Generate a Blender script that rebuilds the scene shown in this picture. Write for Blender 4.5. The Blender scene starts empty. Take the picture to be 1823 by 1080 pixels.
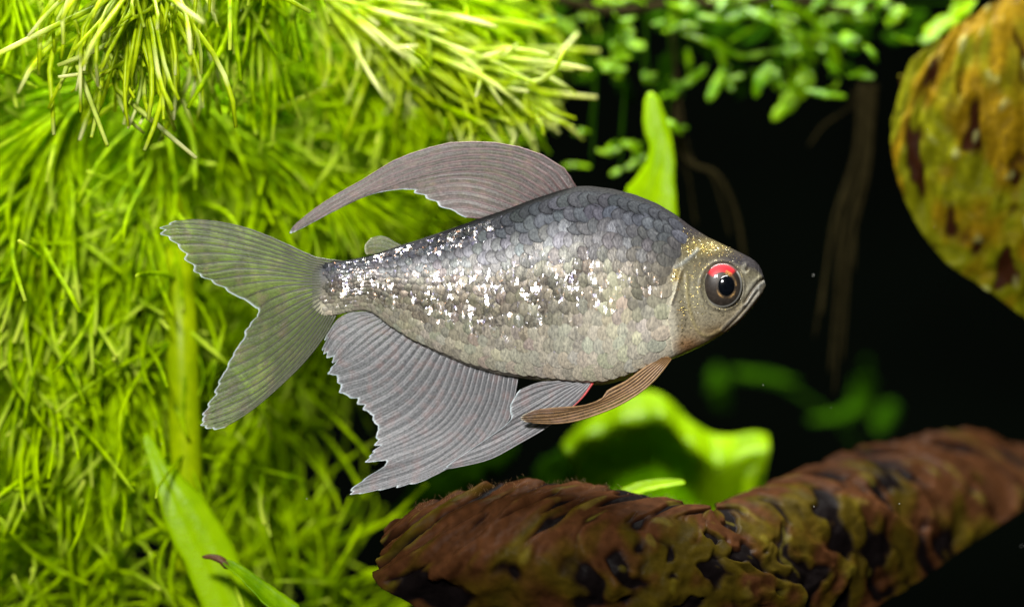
import bpy, math, random
import numpy as np
from mathutils import Vector, Matrix, noise

random.seed(7)
rng = np.random.default_rng(7)
SC = bpy.context.scene
COL = SC.collection

# ------------------------------------------------------------------ camera, world, lamps, exposure
S = 0.06 / 1074.0          # metres for one photograph pixel at the fish (fish is 6 cm long)
D = 0.30                   # camera to fish
CX, CY = 911.5, 540.0
cam_d = bpy.data.cameras.new("camera")
cam = bpy.data.objects.new("camera", cam_d)
COL.objects.link(cam)
cam.location = (0, -D, 0)
cam.rotation_euler = (math.pi / 2, 0, 0)
cam_d.sensor_width = 36.0
cam_d.lens = 36.0 * D / (1823 * S)
cam_d.clip_start = 0.01
cam_d.clip_end = 20.0
cam_d.dof.use_dof = True
cam_d.dof.focus_distance = D - 0.002
cam_d.dof.aperture_fstop = 8.5
SC.camera = cam

W = bpy.data.worlds.new("World")
SC.world = W
W.use_nodes = True
W.node_tree.nodes["Background"].inputs[0].default_value = (0.5, 0.6, 0.7, 1)
W.node_tree.nodes["Background"].inputs[1].default_value = 0.002

def area_lamp(name, loc, target, sx, sy, power, color):
    l = bpy.data.lights.new(name, 'AREA')
    l.shape = 'RECTANGLE'; l.size = sx; l.size_y = sy
    l.energy = power; l.color = color
    o = bpy.data.objects.new(name, l)
    COL.objects.link(o)
    o.location = loc
    o.rotation_euler = (Vector(target) - Vector(loc)).to_track_quat('-Z', 'Y').to_euler()
    return o
# light bar over the tank, and the photographer's flash held high in front
area_lamp("aquarium_light", (-0.03, 0.06, 0.25), (-0.02, 0.015, 0.0), 0.28, 0.06, 4.4, (1.0, 0.98, 0.93))
area_lamp("camera_flash", (-0.045, -0.27, 0.105), (0.0, 0.0, 0.0), 0.045, 0.03, 1.3, (1.0, 0.97, 0.94))

SC.view_settings.view_transform = 'Standard'
SC.view_settings.look = 'None'
SC.view_settings.gamma = 1.0
SC.view_settings.exposure = 0.0
SC.view_settings.use_curve_mapping = False

# ------------------------------------------------------------------ helpers
def P(px, py, d=0.0):
    """photo pixel + depth behind the fish plane (in fish-plane pixels) -> metres"""
    k = (D + d * S) / D
    return np.array([(px - CX) * S * k, d * S, (CY - py) * S * k])

def PA(a):
    a = np.asarray(a, float)
    k = (D + a[..., 2] * S) / D
    return np.stack([(a[..., 0] - CX) * S * k, a[..., 2] * S, (CY - a[..., 1]) * S * k], -1)

def empty(name, loc, label, cat, group=None):
    o = bpy.data.objects.new(name, None)
    o.empty_display_size = 0.005
    COL.objects.link(o)
    o.location = tuple(loc)
    o["label"] = label; o["category"] = cat
    if group: o["group"] = group
    return o

def wloc(o):
    p = np.zeros(3)
    while o is not None:
        p += np.array(o.location); o = o.parent
    return p

def add(name, V, F, mat, parent=None, attrs=None, cols=None, smooth=True, solid=0.0):
    """mesh object from world coordinates; parents are unrotated so only origins are subtracted"""
    V = np.asarray(V, float)
    base = wloc(parent) if parent is not None else np.zeros(3)
    me = bpy.data.meshes.new(name)
    me.from_pydata((V - base).tolist(), [], [tuple(f) for f in F])
    if attrs:
        for k, a in attrs.items():
            at = me.attributes.new(k, 'FLOAT', 'POINT')
            at.data.foreach_set("value", np.asarray(a, np.float32).ravel())
    if cols is not None:
        at = me.attributes.new("Col", 'FLOAT_COLOR', 'POINT')
        c = np.ones((len(V), 4), np.float32); c[:, :3] = cols
        at.data.foreach_set("color", c.ravel())
    if smooth:
        me.polygons.foreach_set("use_smooth", [True] * len(me.polygons))
    me.materials.append(mat)
    me.update()
    o = bpy.data.objects.new(name, me)
    COL.objects.link(o)
    if parent is not None: o.parent = parent
    if solid:
        m = o.modifiers.new("thickness", 'SOLIDIFY'); m.thickness = solid; m.offset = 0
    return o

def grid_faces(nu, nv, closed_v=False):
    F = []
    for i in range(nu - 1):
        for j in range(nv - (0 if closed_v else 1)):
            j2 = (j + 1) % nv
            F.append((i * nv + j, i * nv + j2, (i + 1) * nv + j2, (i + 1) * nv + j))
    return F

def cr(arr, t):
    """Catmull-Rom through arr (K,...) at params t in 0..1"""
    arr = np.asarray(arr, float); K = len(arr)
    t = np.clip(np.asarray(t, float), 0, 1) * (K - 1)
    i = np.minimum(t.astype(int), K - 2); f = t - i
    f = f.reshape(f.shape + (1,) * (arr.ndim - 1))
    p1 = arr[i]; p2 = arr[i + 1]
    p0 = np.where((i > 0).reshape(f.shape), arr[np.maximum(i - 1, 0)], 2 * p1 - p2)
    p3 = np.where((i < K - 2).reshape(f.shape), arr[np.minimum(i + 2, K - 1)], 2 * p2 - p1)
    return 0.5 * (2 * p1 + (p2 - p0) * f + (2 * p0 - 5 * p1 + 4 * p2 - p3) * f**2 + (3 * p1 - p0 - 3 * p2 + p3) * f**3)

def resample(poly, n, smooth=True):
    p = np.asarray(poly, float)
    if smooth and len(p) > 2:
        p = cr(p, np.linspace(0, 1, 12 * len(p)))
    s = np.r_[0, np.cumsum(np.linalg.norm(np.diff(p, axis=0), axis=1))]
    q = np.linspace(0, s[-1], n)
    return np.stack([np.interp(q, s, p[:, k]) for k in range(p.shape[1])], -1)

def tube(pts, radii, n=6):
    """tube in world coordinates along pts"""
    pts = np.asarray(pts, float); m = len(pts)
    radii = np.broadcast_to(np.asarray(radii, float), (m,))
    T = np.gradient(pts, axis=0); T /= np.linalg.norm(T, axis=1)[:, None] + 1e-12
    ref = np.array([0.13, -0.9, 0.4])
    A = np.cross(T, ref); A /= np.linalg.norm(A, axis=1)[:, None] + 1e-12
    B = np.cross(T, A)
    a = np.linspace(0, 2 * math.pi, n, endpoint=False)
    V = pts[:, None] + radii[:, None, None] * (np.cos(a)[None, :, None] * A[:, None] + np.sin(a)[None, :, None] * B[:, None])
    V = V.reshape(-1, 3)
    F = grid_faces(m, n, True)
    F.append(tuple(range(n - 1, -1, -1))); F.append(tuple((m - 1) * n + k for k in range(n)))
    return V, F

def nz(x, y, z=0.0):
    return noise.noise(Vector((x, y, z)))

def vnz(A, sx, sy, off=0.0, octv=1):
    """noise over an array of (x,y) pairs"""
    out = np.zeros(len(A))
    for k in range(len(A)):
        x = A[k, 0] * sx; y = A[k, 1] * sy
        v = noise.noise(Vector((x, y, off)))
        if octv > 1: v += 0.5 * noise.noise(Vector((2.1 * x, 2.1 * y, off + 5)))
        if octv > 2: v += 0.25 * noise.noise(Vector((4.3 * x, 4.3 * y, off + 9)))
        out[k] = v
    return out

# ------------------------------------------------------------------ node materials
class NT:
    def __init__(s, name):
        s.m = bpy.data.materials.new(name); s.m.use_nodes = True
        s.t = s.m.node_tree; s.t.nodes.clear()
        s.out = s.n('ShaderNodeOutputMaterial')
    def n(s, ty, **kw):
        nd = s.t.nodes.new(ty)
        for k, v in kw.items():
            if k.startswith('i_'):
                nd.inputs[k[2:].replace('_', ' ')].default_value = v
            else:
                setattr(nd, k, v)
        return nd
    def l(s, a, b): s.t.links.new(a, b)
    def attr(s, name, ty='GEOMETRY'):
        return s.n('ShaderNodeAttribute', attribute_name=name, attribute_type=ty)
    def noise(s, scale, detail=2.0, rough=0.5, vec=None):
        nd = s.n('ShaderNodeTexNoise'); nd.inputs['Scale'].default_value = scale
        nd.inputs['Detail'].default_value = detail; nd.inputs['Roughness'].default_value = rough
        if vec is not None: s.l(vec, nd.inputs['Vector'])
        return nd
    def ramp(s, fac, stops):
        r = s.n('ShaderNodeValToRGB'); e = r.color_ramp.elements
        while len(e) < len(stops): e.new(0.5)
        for el, (p, c) in zip(e, stops):
            el.position = p; el.color = (*c, 1) if len(c) == 3 else c
        s.l(fac, r.inputs[0]); return r.outputs[0]
    def mix(s, fac, a, b, mode='MIX'):
        x = s.n('ShaderNodeMix', data_type='RGBA', blend_type=mode)
        for sock, v in ((x.inputs[0], fac), (x.inputs[6], a), (x.inputs[7], b)):
            if hasattr(v, 'is_linked'): s.l(v, sock)
            else: sock.default_value = v if isinstance(v, (int, float)) else (*v, 1)
        return x.outputs[2]
    def math(s, op, a, b=0.0, clamp=False):
        x = s.n('ShaderNodeMath', operation=op, use_clamp=clamp)
        for sock, v in zip(x.inputs, (a, b)):
            if hasattr(v, 'is_linked'): s.l(v, sock)
            else: sock.default_value = v
        return x.outputs[0]
    def pos(s): return s.n('ShaderNodeNewGeometry').outputs['Position']
    def bump(s, h, dist, strength=1.0):
        b = s.n('ShaderNodeBump'); b.inputs['Strength'].default_value = strength
        b.inputs['Distance'].default_value = dist
        s.l(h, b.inputs['Height']); return b.outputs[0]
    def mixsh(s, fac, a, b):
        x = s.n('ShaderNodeMixShader')
        if hasattr(fac, 'is_linked'): s.l(fac, x.inputs[0])
        else: x.inputs[0].default_value = fac
        s.l(a, x.inputs[1]); s.l(b, x.inputs[2]); return x.outputs[0]
    def done(s, sh): s.l(sh, s.out.inputs[0]); return s.m

def setin(nd, **kw):
    for k, v in kw.items():
        nd.inputs[k.replace('_', ' ')].default_value = v

def mat_backdrop():
    t = NT("dark_background")
    b = t.n('ShaderNodeBsdfPrincipled'); n = t.noise(30, 3, 0.6)
    t.l(t.ramp(n.outputs[0], [(0.3, (0.0015, 0.002, 0.0015)), (0.8, (0.003, 0.005, 0.003))]), b.inputs['Base Color'])  # near-black colour stands in for light fading with depth
    setin(b, Roughness=1.0, Specular_IOR_Level=0.0)
    return t.done(b.outputs[0])

def mat_leafy(name, lo, hi, tip=None, trans=0.45, gloss=0.35, nscale=900, bump_px=0.0, tipat=(0.6, 1.0), spec=0.15):
    """thin plant tissue: reflects and lets light through"""
    t = NT(name)
    pos = t.pos()
    n = t.noise(nscale, 2.0, 0.5, pos)
    n2 = t.noise(nscale * 0.12, 1.0, 0.5, pos)
    f = t.math('ADD', t.math('MULTIPLY', n.outputs[0], 0.5), t.math('MULTIPLY', n2.outputs[0], 0.5))
    c = t.ramp(f, [(0.36, lo), (0.62, hi)])
    if tip:
        a = t.attr('t')
        k = t.ramp(a.outputs['Fac'], [(tipat[0], (0, 0, 0)), (tipat[1], (1, 1, 1))])
        nk = t.math('MULTIPLY', k, t.ramp(t.noise(160, 1, 0.5, pos).outputs[0], [(0.50, (0.0,) * 3), (0.66, (1, 1, 1))]))
        c = t.mix(nk, c, tip)
    b = t.n('ShaderNodeBsdfPrincipled'); t.l(c, b.inputs['Base Color'])
    setin(b, Roughness=gloss, Specular_IOR_Level=spec)
    tr = t.n('ShaderNodeBsdfTranslucent'); t.l(t.mix(1.0, c, (1.0, 0.95, 0.6), 'MULTIPLY'), tr.inputs[0])
    if bump_px:
        bp = t.bump(t.noise(nscale * 0.8, 3, 0.55, pos).outputs[0], bump_px * S)
        t.l(bp, b.inputs['Normal']); t.l(bp, tr.inputs['Normal'])
    return t.done(t.mixsh(trans, b.outputs[0], tr.outputs[0]))

def mat_vcol(name, rough=0.5, spec=0.4, bump_px=0.6, bscale=1500, trans=0.0):
    t = NT(name)
    b = t.n('ShaderNodeBsdfPrincipled'); a = t.attr('Col')
    pos = t.pos()
    n = t.noise(bscale * 1.7, 3, 0.6, pos)
    c = t.mix(1.0, a.outputs['Color'], t.ramp(n.outputs[0], [(0.3, (0.72,) * 3), (0.7, (1.2,) * 3)]), 'MULTIPLY')
    t.l(c, b.inputs['Base Color'])
    setin(b, Roughness=rough, Specular_IOR_Level=spec)
    t.l(t.bump(t.noise(bscale, 3, 0.6, pos).outputs[0], bump_px * S), b.inputs['Normal'])
    if trans:
        tr = t.n('ShaderNodeBsdfTranslucent'); t.l(c, tr.inputs[0])
        return t.done(t.mixsh(trans, b.outputs[0], tr.outputs[0]))
    return t.done(b.outputs[0])

def mat_scale(name, objcol):
    """silvery scale: pigment below, bright broken guanine film above"""
    t = NT(name)
    pos = t.pos()
    if objcol:
        oi = t.n('ShaderNodeObjectInfo'); c = oi.outputs['Color']; refl = oi.outputs['Alpha']
    else:
        a = t.attr('Col'); c = a.outputs['Color']; refl = t.attr('refl').outputs['Fac']
    # vertical streak noise (growth lines): compress z
    mp = t.n('ShaderNodeMapping'); mp.inputs['Scale'].default_value = (1.0, 1.0, 0.35); t.l(pos, mp.inputs['Vector'])
    fine = t.noise(5200, 3, 0.6, mp.outputs[0])
    rim = t.attr('rim').outputs['Fac']
    sepc = t.n('ShaderNodeSeparateColor'); t.l(c, sepc.inputs[0])
    dk = t.math('MULTIPLY', rim, t.ramp(sepc.outputs[1], [(0.10, (1, 1, 1)), (0.38, (0.25,) * 3)]))
    c = t.mix(dk, c, t.mix(1.0, c, (0.28, 0.27, 0.27), 'MULTIPLY'))
    c2 = t.mix(1.0, c, t.ramp(fine.outputs[0], [(0.32, (0.6, 0.6, 0.62)), (0.68, (1.35, 1.33, 1.28))]), 'MULTIPLY')
    base = t.n('ShaderNodeBsdfPrincipled'); t.l(c2, base.inputs['Base Color'])
    setin(base, Roughness=0.42)
    t.l(t.ramp(sepc.outputs[1], [(0.05, (0, 0, 0)), (0.13, (0.4,) * 3), (0.30, (0.15,) * 3)]), base.inputs['Metallic'])
    t.l(t.ramp(sepc.outputs[1], [(0.06, (0, 0, 0)), (0.20, (0.2,) * 3)]), base.inputs['Specular IOR Level'])
    film = t.n('ShaderNodeBsdfPrincipled')
    hue = t.noise(2600, 1, 0.5, pos)
    t.l(t.ramp(hue.outputs[0], [(0.33, (0.95, 0.50, 0.28)), (0.44, (0.98, 0.92, 0.84)), (0.56, (0.95, 0.96, 1.0)), (0.68, (0.55, 0.50, 0.95))]), film.inputs['Base Color'])
    setin(film, Metallic=1.0, Roughness=0.24)
    # broken crystal film: every small cell faces its own way
    mv = t.n('ShaderNodeMapping'); mv.inputs['Scale'].default_value = (1.0, 0.6, 0.42); mv.inputs['Rotation'].default_value = (0, 0.5, 0); t.l(pos, mv.inputs['Vector'])
    vo = t.n('ShaderNodeTexVoronoi'); vo.inputs['Scale'].default_value = 1 / (5.8 * S); t.l(mv.outputs[0], vo.inputs['Vector'])
    sub = t.n('ShaderNodeVectorMath', operation='SUBTRACT'); t.l(vo.outputs['Color'], sub.inputs[0]); sub.inputs[1].default_value = (0.5, 0.5, 0.5)
    scl = t.n('ShaderNodeVectorMath', operation='SCALE'); t.l(sub.outputs[0], scl.inputs[0]); scl.inputs['Scale'].default_value = 0.62
    bumpn = t.noise(4200, 2, 0.55, mp.outputs[0])
    ad = t.n('ShaderNodeVectorMath', operation='ADD'); t.l(scl.outputs[0], ad.inputs[0]); t.l(t.bump(bumpn.outputs[0], 0.7 * S), ad.inputs[1])
    nm = t.n('ShaderNodeVectorMath', operation='NORMALIZE'); t.l(ad.outputs[0], nm.inputs[0])
    t.l(nm.outputs[0], film.inputs['Normal'])
    t.l(t.bump(fine.outputs[0], 0.5 * S), base.inputs['Normal'])
    patch = t.noise(2500, 2, 0.6, pos)
    k = t.math('MULTIPLY', 0.55, t.math('MULTIPLY', t.ramp(patch.outputs[0], [(0.46, (0, 0, 0)), (0.52, (1, 1, 1))]), refl, True))
    return t.done(t.mixsh(k, base.outputs[0], film.outputs[0]))

def mat_body():
    t = NT("fish_skin")
    pos = t.pos(); a = t.attr('Col'); g = t.attr('gold')
    b = t.n('ShaderNodeBsdfPrincipled')
    fine = t.noise(4200, 3, 0.6, pos)
    c = t.mix(1.0, a.outputs['Color'], t.ramp(fine.outputs[0], [(0.3, (0.62,) * 3), (0.7, (1.3, 1.28, 1.22))]), 'MULTIPLY')
    t.l(c, b.inputs['Base Color']); setin(b, Roughness=0.4, Metallic=0.0)
    sp = t.n('ShaderNodeSeparateColor'); t.l(a.outputs['Color'], sp.inputs[0])
    t.l(t.ramp(sp.outputs[1], [(0.06, (0, 0, 0)), (0.22, (0.3,) * 3)]), b.inputs['Specular IOR Level'])
    t.l(t.bump(t.noise(2600, 3, 0.6, pos).outputs[0], 0.9 * S), b.inputs['Normal'])
    film = t.n('ShaderNodeBsdfPrincipled'); setin(film, Metallic=1.0, Roughness=0.25)
    t.l(t.ramp(t.noise(1800, 1, 0.5, pos).outputs[0], [(0.35, (0.95, 0.5, 0.12)), (0.55, (0.95, 0.8, 0.25)), (0.7, (0.95, 0.95, 0.85))]), film.inputs['Base Color'])
    t.l(t.bump(t.noise(3200, 2, 0.6, pos).outputs[0], 4.0 * S), film.inputs['Normal'])
    k = t.math('MULTIPLY', t.ramp(t.noise(3600, 2, 0.6, pos).outputs[0], [(0.54, (0, 0, 0)), (0.62, (1, 1, 1))]), g.outputs['Fac'], True)
    return t.done(t.mixsh(k, b.outputs[0], film.outputs[0]))

def mat_fin(name, col, ray, alpha, rayalpha, edgecol=(0.75, 0.85, 0.88)):
    t = NT(name)
    pos = t.pos()
    r = t.attr('ray').outputs['Fac']; e = t.attr('edge').outputs['Fac']; th = t.attr('thin').outputs['Fac']
    speck = t.noise(5200, 2, 0.6, pos)
    c = t.mix(r, col, ray)
    c = t.mix(1.0, c, t.ramp(speck.outputs[0], [(0.3, (0.65,) * 3), (0.7, (1.3,) * 3)]), 'MULTIPLY')
    pink = t.noise(900, 1, 0.5, pos)
    c = t.mix(t.ramp(pink.outputs[0], [(0.5, (0, 0, 0)), (0.75, (0.35,) * 3)]), c, (0.55, 0.34, 0.32))
    c = t.mix(e, c, edgecol)
    b = t.n('ShaderNodeBsdfPrincipled'); t.l(c, b.inputs['Base Color']); setin(b, Roughness=0.38, Specular_IOR_Level=0.6)
    t.l(t.bump(speck.outputs[0], 0.8 * S), b.inputs['Normal'])
    tr = t.n('ShaderNodeBsdfTranslucent'); t.l(c, tr.inputs[0])
    s1 = t.mixsh(0.35, b.outputs[0], tr.outputs[0])
    tp = t.n('ShaderNodeBsdfTransparent'); tp.inputs[0].default_value = (0.9, 0.93, 0.9, 1)
    al = t.math('ADD', t.math('MULTIPLY', r, rayalpha - alpha), alpha)
    al = t.math('ADD', al, t.math('MULTIPLY', e, 0.5))
    al = t.math('MULTIPLY', al, th, True)
    return t.done(t.mixsh(al, tp.outputs[0], s1))

def mat_plain(name, col, rough=0.4, spec=0.5, coat=0.0, trans=0.0, nscale=2500, var=0.25):
    t = NT(name)
    b = t.n('ShaderNodeBsdfPrincipled')
    n = t.noise(nscale, 2, 0.5, t.pos())
    c = t.mix(1.0, col, t.ramp(n.outputs[0], [(0.3, (1 - var,) * 3), (0.7, (1 + var,) * 3)]), 'MULTIPLY')
    t.l(c, b.inputs['Base Color'])
    setin(b, Roughness=rough, Specular_IOR_Level=spec, Coat_Weight=coat, Coat_Roughness=0.05)
    if trans:
        tr = t.n('ShaderNodeBsdfTranslucent'); t.l(c, tr.inputs[0])
        return t.done(t.mixsh(trans, b.outputs[0], tr.outputs[0]))
    return t.done(b.outputs[0])

M_BACK = mat_backdrop()
M_NEEDLE = mat_leafy("needle_tissue", (0.17, 0.34, 0.0), (0.58, 0.84, 0.0), tip=(0.76, 0.90, 0.10), trans=0.45, gloss=0.5, spec=0.03)
M_PALE = mat_leafy("overlit_needle_tissue", (0.30, 0.46, 0.0), (0.66, 0.82, 0.01), tip=(0.88, 0.92, 0.42), trans=0.4, gloss=0.35, spec=0.2, tipat=(0.3, 0.9))  # whitish tips paint in the glare of overlit needles
M_STEM = mat_leafy("stem_tissue", (0.40, 0.58, 0.001), (0.60, 0.78, 0.002), trans=0.45)
M_LEAF = mat_leafy("bright_leaf", (0.34, 0.60, 0.001), (0.48, 0.76, 0.001), trans=0.5, nscale=500, bump_px=3)
M_FERN = mat_leafy("fern_leaf", (0.10, 0.27, 0.0), (0.30, 0.54, 0.0), trans=0.45, nscale=600, bump_px=3)
M_DIM = mat_leafy("shade_toned_leaf", (0.009, 0.035, 0.001), (0.022, 0.07, 0.001), trans=0.3, nscale=500, spec=0.0, gloss=0.9)  # leaf green darkened so that deep foliage looks shaded
M_ROOT = mat_plain("root_fibre", (0.022, 0.018, 0.007), 0.9, 0.0, nscale=900)
M_WILT = mat_plain("brown_wilted_tissue", (0.10, 0.045, 0.015), 0.5, 0.3, trans=0.2, nscale=900)
M_MOTTLED = mat_vcol("mottled_leaf", 0.45, 0.02, 1.6, 520, trans=0.12)
M_FUZZ = mat_plain("algae_fuzz", (0.35, 0.22, 0.10), 0.6, 0.3, trans=0.4)
M_SPECK = mat_plain("specks", (0.5, 0.5, 0.48), 0.6)

# ------------------------------------------------------------------ setting: far end of the tank, light falloff painted as near-black
def build_backdrop():
    prof = [(-0.6, -0.30), (0.30, -0.30), (0.42, -0.26), (0.46, -0.14), (0.46, 0.9)]
    pr = resample(prof, 40, False)
    xs = np.linspace(-1.2, 1.2, 24)
    V = np.array([[x, y, z] for x in xs for (y, z) in pr])
    o = add("background", V, grid_faces(len(xs), len(pr)), M_BACK)
    o["kind"] = "structure"
build_backdrop()

# ------------------------------------------------------------------ needle plants
NVAR = 10
NEED = []
PALE = []
def build_needles(mat, out):
    for k in range(NVAR):
        m = 8; n = 5
        t = np.linspace(0, 1, m)
        bend = 0.06 + 0.085 * k
        x = bend * t**2; y = 0.07 * np.sin(4 * t + 1.7 * k) * t
        z = np.cumsum(np.r_[0, np.sqrt(np.maximum((1 / (m - 1))**2 - np.diff(x)**2, 1e-5))])
        r = 0.0158 * np.interp(t, [0, 0.1, 0.7, 0.95, 1], [0.8, 1.0, 0.98, 0.9, 0.7])
        V, F = tube(np.stack([x, y, z], -1), r, n)
        tt = np.repeat(t, n)
        me = bpy.data.meshes.new("needle")
        me.from_pydata(V.tolist(), [], F)
        at = me.attributes.new('t', 'FLOAT', 'POINT'); at.data.foreach_set('value', tt.astype(np.float32))
        me.polygons.foreach_set("use_smooth", [True] * len(me.polygons))
        me.materials.append(mat)
        out.append((me, V, F, tt))
build_needles(M_NEEDLE, NEED)
build_needles(M_PALE, PALE)

def frame_mat(d, g):
    d = d / np.linalg.norm(d)
    x = g - d * np.dot(g, d); nx = np.linalg.norm(x)
    if nx < 1e-6: x = np.cross(d, [0.3, 0.8, 0.1]); nx = np.linalg.norm(x)
    x = x / nx
    return np.stack([x, np.cross(d, x), d], 1)

def shoot(label, path, whorls, per, length, fwd=(25, 65), droop=(0, 0, -1), singles=110, stem_r=5.0, group=None, thick=1.0, dens_tip=1.0, pale=False):
    """one needle plant: path is [(px,py,depth)...] from base to growing tip"""
    pts = PA(resample([(x, y, d if d < 70 else d + 110) for (x, y, d) in path], 60))
    fwd = (fwd[0] + 12, min(fwd[1] + 14, 84))
    th = empty("needle_plant", pts[0], label, "aquatic plant", group)
    V, F = tube(pts, np.linspace(stem_r, stem_r * (0.9 if stem_r > 10 else 0.5), 60) * S, 10)
    add("stem", V, F, M_STEM, th)
    items = []
    droop = np.array(droop, float)
    kit = PALE if pale else NEED
    for w in range(whorls):
        s = (w + rng.uniform(0.1, 0.9)) / whorls
        s = s ** dens_tip
        i = min(int(s * 58), 57)
        o = pts[i] + (pts[i + 1] - pts[i]) * rng.uniform()
        T = pts[i + 1] - pts[i]; T /= np.linalg.norm(T)
        A = np.cross(T, [0.1, 1, 0.2]); A /= np.linalg.norm(A); B = np.cross(T, A)
        ph0 = rng.uniform(0, 6.28)
        for q in range(per):
            ph = ph0 + 6.283 * q / per + rng.normal(0, 0.25)
            al = math.radians(rng.uniform(*fwd))
            d = (math.cos(ph) * A + math.sin(ph) * B) * math.cos(al) + T * math.sin(al)
            g = droop + 0.4 * T + rng.normal(0, 0.3, 3)
            L = rng.uniform(*length) * 1.28 * S * (1 - 0.25 * max(0, s - 0.85) / 0.15)
            items.append((o, frame_mat(d, g), L, rng.integers(NVAR), rng.uniform(0.8, 1.2) * thick))
    # the ones that show largest: towards the camera and inside the frame
    def score(it):
        o, R, L, v, k = it
        c = o + R[:, 2] * L * 0.5
        px = c[0] / S / ((D + c[1]) / D) + CX; py = CY - c[2] / S / ((D + c[1]) / D)
        inside = (-40 < px < 1863) and (-40 < py < 1120)
        return (0 if inside else 1, c[1])
    items.sort(key=score)
    base = wloc(th)
    for (o, R, L, v, k) in items[:singles]:
        ob = bpy.data.objects.new("needle", kit[v][0]); COL.objects.link(ob); ob.parent = th
        M = np.eye(4); M[:3, :3] = R * np.array([L * 1.0, L * 1.0, L]); M[:3, 3] = o - base
        ob.matrix_local = Matrix(M.tolist())
    VV = []; FF = []; TT = []; n0 = 0
    for (o, R, L, v, k) in items[singles:]:
        _, nv, nf, nt = kit[v]
        VV.append(nv @ R.T * L + o); TT.append(nt)
        FF += [tuple(a + n0 for a in f) for f in nf]; n0 += len(nv)
    if VV:
        so = add("needle_mass", np.concatenate(VV), FF, M_PALE if pale else M_NEEDLE, th, attrs={'t': np.concatenate(TT)})
        so["kind"] = "stuff"
    return th

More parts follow.
